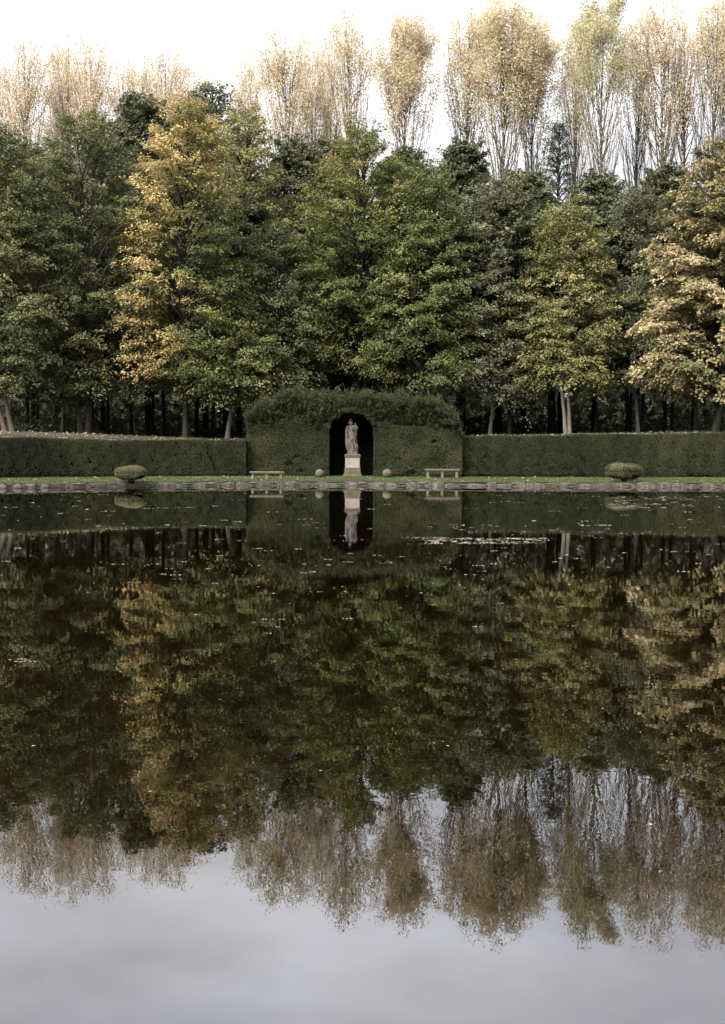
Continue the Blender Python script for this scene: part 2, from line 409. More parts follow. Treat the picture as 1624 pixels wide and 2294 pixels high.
def long_hedge(name, x0, x1, seed, label):
    rng = np.random.default_rng(seed)
    n1 = smooth_noise(seed, 8, .9); n2 = smooth_noise(seed + 1, 8, 5.0); n3 = smooth_noise(seed + 2, 6, .55)
    def surf(x, s, front):                                  # s: 0..1 up the face
        y = Yh(x); zb = zlawn(x, y) - .03; zt = hedge_top(x)
        z = zb + (zt - zb) * s
        P = np.stack([x, y + 0 * x, z], -1)
        bulge = .055 * n1(P) + .032 * n2(P) - .05 * (s - .5) ** 2 + .12 * np.clip(.10 - s, 0, 1) / .10
        P[:, 1] += bulge
        return P
    # dark core
    xs = np.linspace(x0, x1, 60)
    prof = [(0.10, 0), (0.07, .5), (.08, .97), (.16, .99), (1.3, .99), (1.3, 0)]
    V = []
    for x in xs:
        yb = float(Yh(x)); zb = float(zlawn(x, yb)) - .05; zt = float(hedge_top(x)) - .03
        for dy, s in prof: V.append((x, yb + dy, zb + (zt - zb) * s))
    V = np.array(V); k = len(prof); n = len(xs)
    i = np.arange(n - 1)[:, None] * k; j = np.arange(k)[None, :]; j2 = (j + 1) % k
    Q = np.stack([i + j, i + k + j, i + k + j2, i + j2], -1).reshape(-1, 4)
    caps = np.array([[0, 1, 4, 5], [1, 2, 3, 4]]); Q = np.concatenate([Q, caps, (caps + (n - 1) * k)[:, ::-1]])
    # clipped face
    nl = int((x1 - x0) * 2.1 * 2300)
    x = rng.uniform(x0, x1, nl); s = np.sqrt(rng.uniform(.0004, 1, nl)); s = np.where(rng.uniform(size=nl) < .7, rng.uniform(.015, 1, nl), s)
    P = surf(x, s, True); P[:, 1] += rng.uniform(-.03, .07, nl)
    Nn = np.tile([0, -1, .15], (nl, 1)) + .25 * np.stack([n2(P + 3), 0 * x, n2(P - 5)], -1)
    keep = n2(P * 1.7) + .7 * n2(P * 3.1 + 7) > -1.7
    P, Nn = P[keep], Nn[keep]
    A = surface_leaves(P, Nn, rng, .055, .026, jit=.45)
    ta = np.clip(.42 + .17 * n3(P * [1.3, 1, .35]) + .10 * n1(P * 2) + .08 * n2(P) + rng.normal(0, .18, len(P)), 0, 1)
    # top
    nt_ = int((x1 - x0) * 900)
    x = rng.uniform(x0, x1, nt_); y = Yh(x) + rng.uniform(-.02, 1.2, nt_)
    P = np.stack([x, y, hedge_top(x) + rng.normal(0, .025, nt_) + np.where(rng.uniform(size=nt_) < .12, rng.uniform(0, .13, nt_), 0)], -1)
    B = surface_leaves(P, np.tile([0, -.2, 1.0], (nt_, 1)), rng, .07, .03)
    tb = np.clip(rng.normal(.5, .18, nt_), 0, 1)
    # clipped end wall towards the tall hedge is hidden; the whole thing is one plant
    me = build_foliage_mesh(name, V, Q, np.concatenate([A, B]), np.concatenate([ta, tb]))
    o = link(name, me, [LM['yew'], CORE])
    return tag(o, label, 'hedge')

HC = -.41
long_hedge('clipped_hedge', -26.0, -6.22, 11, 'long low clipped dark hedge joining the left side of the tall arched hedge')
long_hedge('clipped_hedge', 5.28, 28.0, 21, 'long low clipped dark hedge running right from the tall arched hedge')

# the tall hedge with the arched niche
def arch_hedge():
    rng = np.random.default_rng(31)
    XL, XR = at(553, 1000, 77)[0], at(1034, 1000, 77)[0]
    OL, OR = at(736.5, 1000, 77)[0], at(838, 1000, 77)[0]
    oc, ow = (OL + OR) / 2, (OR - OL) / 2
    ZS = at(790, 962, 77)[2]; ZA = at(790, 921, 77)[2]
    yf, yb = 76.75, 80.6
    def px(u): return at(u, 1000, 77)[0]
    def pz(v): return at(800, v, 77)[2]
    topx = [px(u) for u in (553, 566, 590, 625, 660, 700, 735, 765, 800, 850, 900, 930, 960, 985, 1010, 1026, 1034)]
    topz = [pz(v) for v in (938, 915, 905, 884, 880, 884, 893, 890, 888, 887, 890, 893, 893, 910, 922, 930, 952)]
    clipz = lambda x: np.interp(x, [XL, px(650), px(735), px(840), px(950), XR], [pz(948), pz(948), pz(951), pz(950), pz(955), pz(962)])
    top = lambda x: np.interp(x, topx, topz) + .10 * np.sin(x * 3.1 + 1) + .10 * np.sin(x * 6.7) + .07 * np.sin(x * 12.1 + 2)
    n1 = smooth_noise(32, 8, 1.1); n2 = smooth_noise(33, 8, 5.0); n3 = smooth_noise(34, 7, 2.6)
    def archz(x):
        t = np.clip(np.abs(x - oc) / ow, 0, 1)
        return ZS + (ZA - ZS) * np.sqrt(1 - t ** 2)
    inside = lambda x, z: (np.abs(x - oc) < ow) & (z < archz(x))
    # core: grid of boxes is avoided; front sheet with a hole, tunnel, outer shell
    V, Q = [], []
    def quad(a, b, c, d):
        k = len(V); V.extend([a, b, c, d]); Q.append([k, k + 1, k + 2, k + 3])
    xs = np.unique(np.concatenate([np.linspace(XL + .1, OL - .03, 12), np.linspace(OL - .03, OR + .03, 19), np.linspace(OR + .03, XR - .1, 12)]))
    zb = .28
    for a, b in zip(xs[:-1], xs[1:]):
        ta, tb = float(top(a)) - .22, float(top(b)) - .22
        m = (a + b) / 2
        za = zb_ = zb
        if OL - .04 < m < OR + .04:
            za, zb_ = float(archz(np.array(a))) + .05, float(archz(np.array(b))) + .05
            quad((a, yf + .1, za), (b, yf + .1, zb_), (b, yf + 2.3, zb_), (a, yf + 2.3, za))        # vault
            quad((a, yf + 2.3, zb), (b, yf + 2.3, zb), (b, yf + 2.3, zb_), (a, yf + 2.3, za))        # back of niche
        quad((a, yf + .1, za), (b, yf + .1, zb_), (b, yf + .1, tb), (a, yf + .1, ta))                # front
        quad((a, yb, zb), (b, yb, zb), (b, yb, tb), (a, yb, ta))                                     # back
        quad((a, yf + .1, ta), (b, yf + .1, tb), (b, yb, tb), (a, yb, ta))                           # top
    for xx in (XL + .1, XR - .1):
        quad((xx, yf + .1, zb), (xx, yb, zb), (xx, yb, float(top(xx)) - .22), (xx, yf + .1, float(top(xx)) - .22))
    for xx in (OL - .03, OR + .03):
        quad((xx, yf + .1, zb), (xx, yf + 2.3, zb), (xx, yf + 2.3, ZS + .1), (xx, yf + .1, ZS + .1))
    V = np.array(V); Q = np.array(Q)
    LV, LT = [], []
    # clipped front
    nl = 90000
    x = rng.uniform(XL, XR, nl); z = rng.uniform(.36, 5.2, nl)
    ok = (z < np.minimum(clipz(x) + .12 * n3(np.stack([x, z, z], -1)), top(x))) & ~inside(x, z)
    x, z = x[ok], z[ok]
    P = np.stack([x, np.full_like(x, yf), z], -1)
    P[:, 1] += .05 * n1(P) + .035 * n2(P) + rng.uniform(-.03, .08, len(x)) + .1 * np.clip(.55 - z, 0, .2) / .2
    keep = n2(P * 1.6) + .9 * n3(P * 1.3) > -2.1
    P = P[keep]
    Nn = np.tile([0, -1, .2], (len(P), 1)) + .3 * np.stack([n2(P + 3), 0 * P[:, 0], n2(P - 5)], -1)
    LV.append(surface_leaves(P, Nn, rng, .06, .028, jit=.5))
    LT.append(np.clip(.60 + .13 * n1(P * .8) + .09 * n3(P) + .08 * n2(P) + rng.normal(0, .18, len(P)), 0, 1))
    # sides, tunnel walls, back
    for xx, sx, y1, zt in ((XL, -1, yb, None), (XR, 1, yb, None), (OL, 1, yf + 2.2, ZS), (OR, -1, yf + 2.2, ZS)):
        n = 9000 if zt is None else 5000
        y = rng.uniform(yf, y1, n); z = rng.uniform(.36, 1, n) if zt is None else rng.uniform(.36, zt, n)
        if zt is None: z = .36 + (float(top(xx)) - .36) * rng.uniform(0, 1, n)
        P = np.stack([np.full(n, xx) + rng.uniform(-.03, .03, n), y, z], -1)
        LV.append(surface_leaves(P, np.tile([sx, 0, .1], (n, 1)), rng, .06, .028)); LT.append(np.clip(rng.normal(.4, .15, n), 0, 1))
    # unclipped shaggy crown: tufts of shoots
    nt_ = 3000
    x = rng.uniform(XL - .05, XR + .05, nt_); y = yf + rng.uniform(0, 1, nt_) ** 1.6 * (yb - yf)
    zt = top(x); zlo = clipz(x) - .1
    fr = rng.uniform(0, 1, nt_)
    z = np.where(y < yf + .45, zlo + (zt - zlo) * fr, zt - rng.uniform(0, .25, nt_))
    bulge = np.where(y < yf + .45, np.sin(np.clip(fr, 0, 1) * np.pi * .75) * .22, 0)
    P0 = np.stack([x, y - bulge, z], -1)
    ok = ~(inside(x, z))
    P0 = P0[ok]; fr = fr[ok]
    P0[:, 2] += .13 * n3(P0) * np.clip(fr, .3, 1); P0[:, 1] += .12 * n3(P0 + 9)
    d = norm(np.stack([.25 * rng.normal(size=len(P0)), -.55 - .35 * rng.uniform(size=len(P0)) + (P0[:, 1] - yf) * .25, .55 + .45 * rng.normal(size=len(P0)) + fr * .4], -1))
    K = 26
    ln = rng.uniform(.14, .62, len(P0)) * (.8 + .5 * np.clip(n3(P0 * 1.7), -1, 1))
    s = rng.uniform(-.3, 1, (len(P0), K))
    PP = P0[:, None] + d[:, None] * (ln[:, None] * s)[..., None] + rng.normal(0, .045, (len(P0), K, 3))
    ax = norm(d[:, None] + .6 * rng.normal(size=(len(P0), K, 3)))
    nr = norm(np.array([0, -.5, 1.0]) + .6 * rng.normal(size=(len(P0), K, 3)))
    n = PP.shape[0] * K
    LV.append(leaf_quads(PP.reshape(-1, 3), ax.reshape(-1, 3), nr.reshape(-1, 3), rng.uniform(.06, .12, n), rng.uniform(.02, .04, n)))
    tt = (rng.normal(.50, .18, len(P0)) + .10 * n1(P0))[:, None] + .20 * s + rng.normal(0, .10, (len(P0), K))
    LT.append(np.clip(tt.reshape(-1), 0, 1))
    # fringe hanging over the arch
    nf = 260
    a = rng.uniform(-1, 1, nf); x = oc + a * ow * 1.02; z = archz(x) + rng.uniform(-.01, .22, nf)
    P0 = np.stack([x, yf + rng.uniform(-.12, .35, nf), z], -1)
    d = norm(np.stack([-.3 * a + .3 * rng.normal(size=nf), -.6 * np.ones(nf), -.45 + .5 * rng.normal(size=nf)], -1))
    s = rng.uniform(0, 1, (nf, K)); ln = rng.uniform(.08, .24, nf)
    PP = P0[:, None] + d[:, None] * (ln[:, None] * s)[..., None] + rng.normal(0, .035, (nf, K, 3))
    ax = norm(d[:, None] + .6 * rng.normal(size=(nf, K, 3))); nr = norm(np.array([0, -.6, 1.0]) + .6 * rng.normal(size=(nf, K, 3)))
    LV.append(leaf_quads(PP.reshape(-1, 3), ax.reshape(-1, 3), nr.reshape(-1, 3), rng.uniform(.05, .11, nf * K), rng.uniform(.02, .035, nf * K)))
    LT.append(np.clip(rng.normal(.45, .16, nf * K), 0, 1))
    me = build_foliage_mesh('arched_hedge', V, Q, np.concatenate(LV), np.concatenate(LT))
    o = link('arched_hedge', me, [LM['yew'], CORE])
    return tag(o, 'tall dark hedge with an arched niche and a shaggy unclipped top', 'hedge')
arch_hedge()

# ------------------------------------------------------------------ clipped bushes by the water
def topiary(u, v0, v1, hw, Y, seed, label, top_tint=.0):
    """u centre, v0 top, v1 bottom of the clipped cushion"""
    rng = np.random.default_rng(seed)
    a, b = at(u, v0, Y), at(u, v1, Y)
    zc, rz = (a[2] + b[2]) / 2, (a[2] - b[2]) / 2; x = a[0]; rx = hw / FPX * Y
    g = float(zlawn(x, Y))
    root = empty('topiary_bush', (x, Y, g))
    tag(root, label, 'bush', 'clipped round bushes on the pond bank')
    n1 = smooth_noise(seed, 8, 2.2); n2 = smooth_noise(seed + 4, 8, 6)
    def shp(d):
        e = np.sign(d) * np.abs(d) ** np.array([.85, .85, .72])
        P = e * np.array([rx, rx * .8, rz])
        P = P * (1 + .10 * n1(P) + .065 * n2(P))[:, None]
        return P + np.array([0, 0, zc - g])
    bm = bmesh.new(); bmesh.ops.create_uvsphere(bm, u_segments=24, v_segments=14, radius=1)
    me0 = bpy.data.meshes.new('tmp'); bm.to_mesh(me0); bm.free()
    d = np.array([v.co[:] for v in me0.vertices]); F = [list(p.vertices) for p in me0.polygons]
    F = np.array([f if len(f) == 4 else f + [f[-1]] for f in F]); F = np.array([f for f in F if len(set(f)) == 4])
    bpy.data.meshes.remove(me0)
    cv = (shp(d) - [0, 0, zc - g]) * .9 + [0, 0, zc - g]
    n = 11000
    dd = norm(rng.normal(size=(n, 3))); P = shp(dd); P += dd * rng.uniform(-.07, .02, (n, 1))
    keep = n2(P * 1.3 + 3) > -1.5 + np.where(dd[:, 2] < -.3, .8, 0)
    P, dd = P[keep], dd[keep]
    LVv = surface_leaves(P, dd, rng, .045, .026, jit=.5)
    t = np.clip(.5 + .10 * n1(P * 1.5) + top_tint * dd[:, 2] + rng.normal(0, .15, len(P)), 0, 1)  # leaf tint rises towards the top of the cushion, falls underneath
    me = build_foliage_mesh('foliage', cv, F, LVv, t)
    link('foliage', me, [LM['box'], CORE], root)
    pol = []
    for k in range(6):
        aa = k * 1.05 + seed; r0 = .07 + .04 * (k % 2)
        pol.append(([(r0 * math.cos(aa), r0 * math.sin(aa), -.05), (1.5 * r0 * math.cos(aa), 1.5 * r0 * math.sin(aa), (zc - g) * .4), (3.5 * r0 * math.cos(aa), 2.5 * r0 * math.sin(aa), zc - g)], [.05, .04, .025]))
    V, Q = tubes(pol, 6)
    link('stem', raw_mesh('stem', V, Q, smooth=True), BARK_DARK, root)
    return root
topiary(293, 1043, 1075, 37, 67.2, 41, 'flat topped clipped bush on short stems before the left hedge', .15)
topiary(1398, 1037, 1073, 37, 72.3, 43, 'clipped bush leaning over the stone edging, gap in its side', .2)

# ------------------------------------------------------------------ benches and stone balls
def bevel_box(bm, c, s, bev=.012):
    r = bmesh.ops.create_cube(bm, size=1.0)
    for v in r['verts']: v.co = Vector((v.co.x * s[0] + c[0], v.co.y * s[1] + c[1], v.co.z * s[2] + c[2]))
    es = list({e for v in r['verts'] for e in v.link_edges})
    bmesh.ops.bevel(bm, geom=es, offset=bev, segments=2, affect='EDGES', profile=.6)

def bm_obj(name, bm, mat, parent=None, loc=None, smooth=False):
    me = bpy.data.meshes.new(name); bm.to_mesh(me); bm.free()
    if smooth:
        for p in me.polygons: p.use_smooth = True
    return link(name, me, mat, parent, loc)

def bench(u0, u1, vtop, vbot, Y, label, rz=0):
    a, b = at(u0, vtop, Y), at(u1, vtop, Y); f = at((u0 + u1) / 2, vbot, Y)
    w = b[0] - a[0]; cx = (a[0] + b[0]) / 2; zg = float(zlawn(cx, Y)); h = a[2] - zg
    root = empty('stone_bench', (cx, Y, zg), rz)
    tag(root, label, 'bench', 'stone benches on the lawn')
    bm = bmesh.new(); bevel_box(bm, (0, 0, h - .035), (w, .46, .07), .015); bevel_box(bm, (0, 0, h - .09), (w - .07, .40, .045), .015)
    bm_obj('seat', bm, STONE_BENCH, root)
    for s in (-1, 0, 1):
        bm = bmesh.new(); x = s * (w / 2 - .16)
        bevel_box(bm, (x, 0, (h - .113) / 2 - .02), (.13, .30, h - .113 + .04), .012)
        bevel_box(bm, (x, 0, .02), (.17, .34, .05), .01)
        bm_obj('leg', bm, STONE_BENCH, root)
    return root
bench(559.5, 636, 1056, 1072, 73.6, 'stone bench nearer the water, left of the statue niche')
bench(951.5, 1029.5, 1050.5, 1067.5, 76.0, 'stone bench set back against the hedge, right of the statue niche')

def ball(u, v, r_px, Y, label, seed):
    p = at(u, v, Y); r = r_px / FPX * Y
    bm = bmesh.new(); bmesh.ops.create_icosphere(bm, subdivisions=4, radius=r)
    f = smooth_noise(seed, 8, 9)
    for vv in bm.verts: vv.co *= 1 + .012 * float(f(np.array([list(vv.co)]))[0])
    zg = float(zlawn(p[0], Y))
    root = bm_obj('stone_ball', bm, STONE_BALL, None, (p[0], Y, zg + r * .86), True)
    tag(root, label, 'stone ball', 'stone balls beside the niche')
ball(716, 1060, 10.2, 75.6, 'round stone ball just left of the dark niche', 61)
ball(867, 1057.5, 10.4, 76.0, 'round stone ball just right of the dark niche', 62)

# ------------------------------------------------------------------ statue and plinth
SY = 77.2
sc = SY / FPX
sx = at(789.8, 1000, SY)[0]
def pl_z(v): return float(at(790, v, SY)[2])
zg = .34
plinth = empty('statue_plinth', (sx, SY, zg))
tag(plinth, 'pale square stone plinth under the statue with mossy base and top', 'plinth')
def zrel(c): return pl_z((1020 + c * 160 / 1624) / 1.1336) - zg     # c: row in my close-up of the statue
mpp = 160 / 1624 / 1.1336 * sc                                       # metres per close-up pixel
z_capt, z_capb, z_dieb = zrel(1345), zrel(1440), zrel(1715)
bm = bmesh.new()
wd = 372 * mpp
bevel_box(bm, (0, 0, (z_dieb + z_capb) / 2), (wd, wd, z_capb - z_dieb), .008)
die = bm_obj('block', bm, STONE_PALE, plinth)
bm = bmesh.new()
pw, ph = wd * .80, (z_capb - z_dieb) * .80; zc = (z_dieb + z_capb) / 2; t = .045
for cx, cz, w_, h_ in ((0, zc + ph / 2, wd * .9, t), (0, zc - ph / 2, wd * .9, t), (-wd * .45 + t / 2, zc, t, ph - t), (wd * .45 - t / 2, zc, t, ph - t)):
    bevel_box(bm, (cx, -wd / 2 - .004, cz), (w_, .022, h_), .006)
bm_obj('panel_frame', bm, STONE_PALE, die)
def loft_square(name, secs, mat, parent, seed=0, amp=.008):
    """secs: (z, half width)"""
    bm = bmesh.new(); prev = None; n = 10
    f = smooth_noise(seed + 90, 8, 9)
    for z, h in secs:
        ring = []
        for sidx in range(4):
            for i in range(n):
                tt = -1 + 2 * i / n
                x, y = ((tt, -1), (1, tt), (-tt, 1), (-1, -tt))[sidx]
                p = np.array([[x * h, y * h, z]]); d = float(f(p)[0]) * amp
                ring.append(bm.verts.new((x * (h + d), y * (h + d), z + d * .5)))
        if prev:
            for i in range(len(ring)):
                bm.faces.new((prev[i], prev[(i + 1) % len(ring)], ring[(i + 1) % len(ring)], ring[i]))
        else: bm.faces.new(list(reversed(ring)))
        prev = ring
    bm.faces.new(prev)
    return bm_obj(name, bm, mat, parent)
hw = 410 * mpp / 2
loft_square('cornice', [(z_capb - .01, wd / 2 + .01), (z_capb + .03, wd / 2 + .03), (z_capb + .07, hw), (z_capt - .05, hw), (z_capt - .02, hw - .04), (z_capt, hw - .09)], STONE_MOSS, plinth, 1)
hb = 475 * mpp / 2
loft_square('base', [(-.12, hb), (.08, hb), (.13, hb - .02), (.16, hb - .06), (.24, wd / 2 + .05), (z_dieb, wd / 2 + .015), (z_dieb + .012, wd / 2 - .01)], STONE_MOSS, plinth, 2, .014)

statue = empty('stone_statue', (sx, SY, zg + z_capt))
tag(statue, 'weathered stone statue of a robed figure in a tall hat, standing on the plinth', 'statue')
def make_figure():
    m = mpp
    Z = lambda c: (1345 - c) * m                                     # close-up row -> height above the plinth top
    X = lambda c: (c - 765) * m
    bm = bmesh.new()
    def loft(secs, n=72, folds=0.0, k=11, tw=0.0, cap=True):
        prev = None
        for (zc, xl, xr, dep, yo, fa) in secs:
            z = Z(zc); cx = (X(xl) + X(xr)) / 2; rx = (X(xr) - X(xl)) / 2; ry = dep
            ring = []
            for i in range(n):
                a = 2 * math.pi * i / n
                w = 1 + fa * (math.sin(k * a + tw * z * 3.2) * .6 + math.sin((k + 6) * a - tw * z * 4.0 + 1.3) * .4 + .35 * math.sin(3 * a + z * 6))
                ring.append(bm.verts.new((cx + rx * w * math.cos(a), yo + ry * w * math.sin(a), z)))
            if prev:
                for i in range(n): bm.faces.new((prev[i], prev[(i + 1) % n], ring[(i + 1) % n], ring[i]))
            elif cap: bm.faces.new(list(reversed(ring)))
            prev = ring
        bm.faces.new(prev)
    # robe and torso, seen with the weight on one hip
    loft([(1300, 640, 874, .20, 0, 0.080), (1240, 618, 878, .20, 0, 0.144), (1160, 604, 866, .19, 0, 0.176), (1080, 598, 850, .185, 0, 0.176), (1000, 606, 846, .18, -.01, 0.160),
          (920, 616, 836, .17, -.02, 0.128), (850, 630, 822, .16, -.02, 0.096), (790, 640, 812, .145, -.01, 0.064), (730, 636, 822, .15, -.02, 0.048), (680, 632, 838, .155, -.02, 0.032),
          (640, 632, 850, .14, 0, 0.016), (612, 655, 815, .10, 0, 0), (596, 690, 750, .06, 0, 0), (580, 696, 744, .052, 0, 0)], tw=1.6)
    # cloak hanging behind the far shoulder and down one side
    loft([(1060, 800, 872, .07, .06, 0.160), (960, 806, 872, .075, .06, 0.192), (880, 806, 876, .085, .05, 0.192), (800, 802, 880, .09, .03, 0.160), (700, 800, 884, .10, .02, 0.128), (620, 800, 868, .09, .01, 0.064), (588, 815, 858, .05, .01, 0)], n=40, k=5, tw=1)
    loft([(1190, 590, 650, .06, .05, 0.128), (1060, 580, 640, .075, .03, 0.192), (950, 578, 632, .075, .02, 0.192), (860, 580, 628, .07, 0, 0.160), (790, 582, 640, .07, 0, 0.096), (740, 592, 650, .06, .01, .0)], n=40, k=5, tw=1)
    # rock by the feet
    loft([(1300, 800, 905, .13, -.03, 0.096), (1220, 812, 908, .12, -.02, 0.128), (1150, 820, 906, .10, 0, 0.128), (1100, 840, 896, .07, 0, 0.080), (1085, 855, 882, .03, 0, 0)], n=32, k=4, tw=2)
    # head
    r = bmesh.ops.create_uvsphere(bm, u_segments=24, v_segments=16, radius=1)
    hx, hz = X(718), Z(556)
    for v in r['verts']:
        c = v.co
        v.co = Vector((hx + c.x * .092, -.015 + c.y * .11, hz + c.z * .125))
        if c.z < 0: v.co.x = hx + (v.co.x - hx) * (1 + .25 * c.z)
    r = bmesh.ops.create_cone(bm, segments=10, radius1=.03, radius2=.012, depth=.06, cap_ends=True)
    for v in r['verts']: v.co += Vector((hx, -.13, hz - .015))
    r = bmesh.ops.create_uvsphere(bm, u_segments=12, v_segments=8, radius=1)          # beard / chin
    for v in r['verts']: v.co = Vector((hx + v.co.x * .05, -.085 + v.co.y * .045, hz - .095 + v.co.z * .05))
    # arms
    def limb(pts, rad):
        V, Q = tubes([(np.array(pts), np.array(rad))], 16)
        vv = [bm.verts.new(p) for p in V]
        for q in Q: bm.faces.new([vv[i] for i in q])
        bm.faces.new(vv[:16][::-1]); bm.faces.new(vv[-16:])
    limb([(X(650), 0, Z(632)), (X(618), -.01, Z(700)), (X(602), -.02, Z(780)), (X(606), -.07, Z(850)), (X(622), -.11, Z(920)), (X(630), -.12, Z(955))], [.07, .078, .066, .055, .042, .03])
    limb([(X(835), 0, Z(628)), (X(868), -.02, Z(660)), (X(890), -.04, Z(712)), (X(880), -.08, Z(700)), (X(858), -.10, Z(640)), (X(838), -.09, Z(592))], [.07, .072, .062, .056, .045, .034])
    # hands: palm, four fingers and thumb each
    for hxp, hy, hzp, s, dn in ((X(634), -.125, Z(972), 1, -1), (X(834), -.09, Z(580), -1, 1)):
        for i, ln in enumerate((.055, .066, .062, .048)):
            ox = (i - 1.5) * .019
            limb([(hxp + ox, hy, hzp), (hxp + ox * 1.1, hy - .012, hzp + dn * ln * .6), (hxp + ox * 1.1, hy + .006, hzp + dn * ln)], [.013, .012, .009])
        limb([(hxp + s * .03, hy, hzp - dn * .02), (hxp + s * .052, hy - .015, hzp + dn * .015), (hxp + s * .05, hy - .02, hzp + dn * .035)], [.014, .012, .009])
    bmesh.ops.recalc_face_normals(bm, faces=bm.faces)
    return bm
fig = bm_obj('figure', make_figure(), STONE, statue)
rm = fig.modifiers.new('remesh', 'REMESH'); rm.mode = 'VOXEL'; rm.voxel_size = .0105; rm.use_smooth_shade = True
def lathe(prof, n=36, wob=0):
    bm = bmesh.new(); prev = None
    for (x, y, z, r) in prof:
        ring = [bm.verts.new((x + r * math.cos(2 * math.pi * i / n) * (1 + wob * math.sin(3 * 2 * math.pi * i / n)), y + r * .95 * math.sin(2 * math.pi * i / n), z + wob * .2 * math.sin(2 * 2 * math.pi * i / n) * r)) for i in range(n)]
        if prev:
            for i in range(n): bm.faces.new((prev[i], prev[(i + 1) % n], ring[(i + 1) % n], ring[i]))
        else: bm.faces.new(list(reversed(ring)))
        prev = ring
    bm.faces.new(prev)
    return bm
Zc = lambda c: (1345 - c) * mpp
hxx = (715 - 765) * mpp
bm = lathe([(hxx, -.01, Zc(578), .105), (hxx, -.01, Zc(572), .150), (hxx, -.01, Zc(560), .155), (hxx, -.01, Zc(545), .128), (hxx - .003, -.01, Zc(525), .105), (hxx - .006, 0, Zc(500), .088), (hxx - .008, 0, Zc(475), .080), (hxx - .01, 0, Zc(455), .066), (hxx - .01, 0, Zc(447), .04)], wob=.07)
bm_obj('hat', bm, STONE, statue, None, True)
loft = [(-.004, .0), (0, 0)]
bm = bmesh.new(); bevel_box(bm, (-.005, 0, (Zc(1290)) / 2), (250 * mpp, .44, Zc(1290)), .012)
bm_obj('base', bm, STONE, statue)

# ------------------------------------------------------------------ broadleaf trees
def prof_ovoid(f):
    return np.where(f < .35, .78 + .22 * (f / .35), np.clip(1 - np.clip((f - .35) / .65, 0, 1) ** 1.75, 0, 1) ** .72)
def prof_cone(f):
    return np.where(f < .2, .75 + .25 * (f / .2), np.clip(1 - ((f - .2) / .8), 0, 1) ** .85)

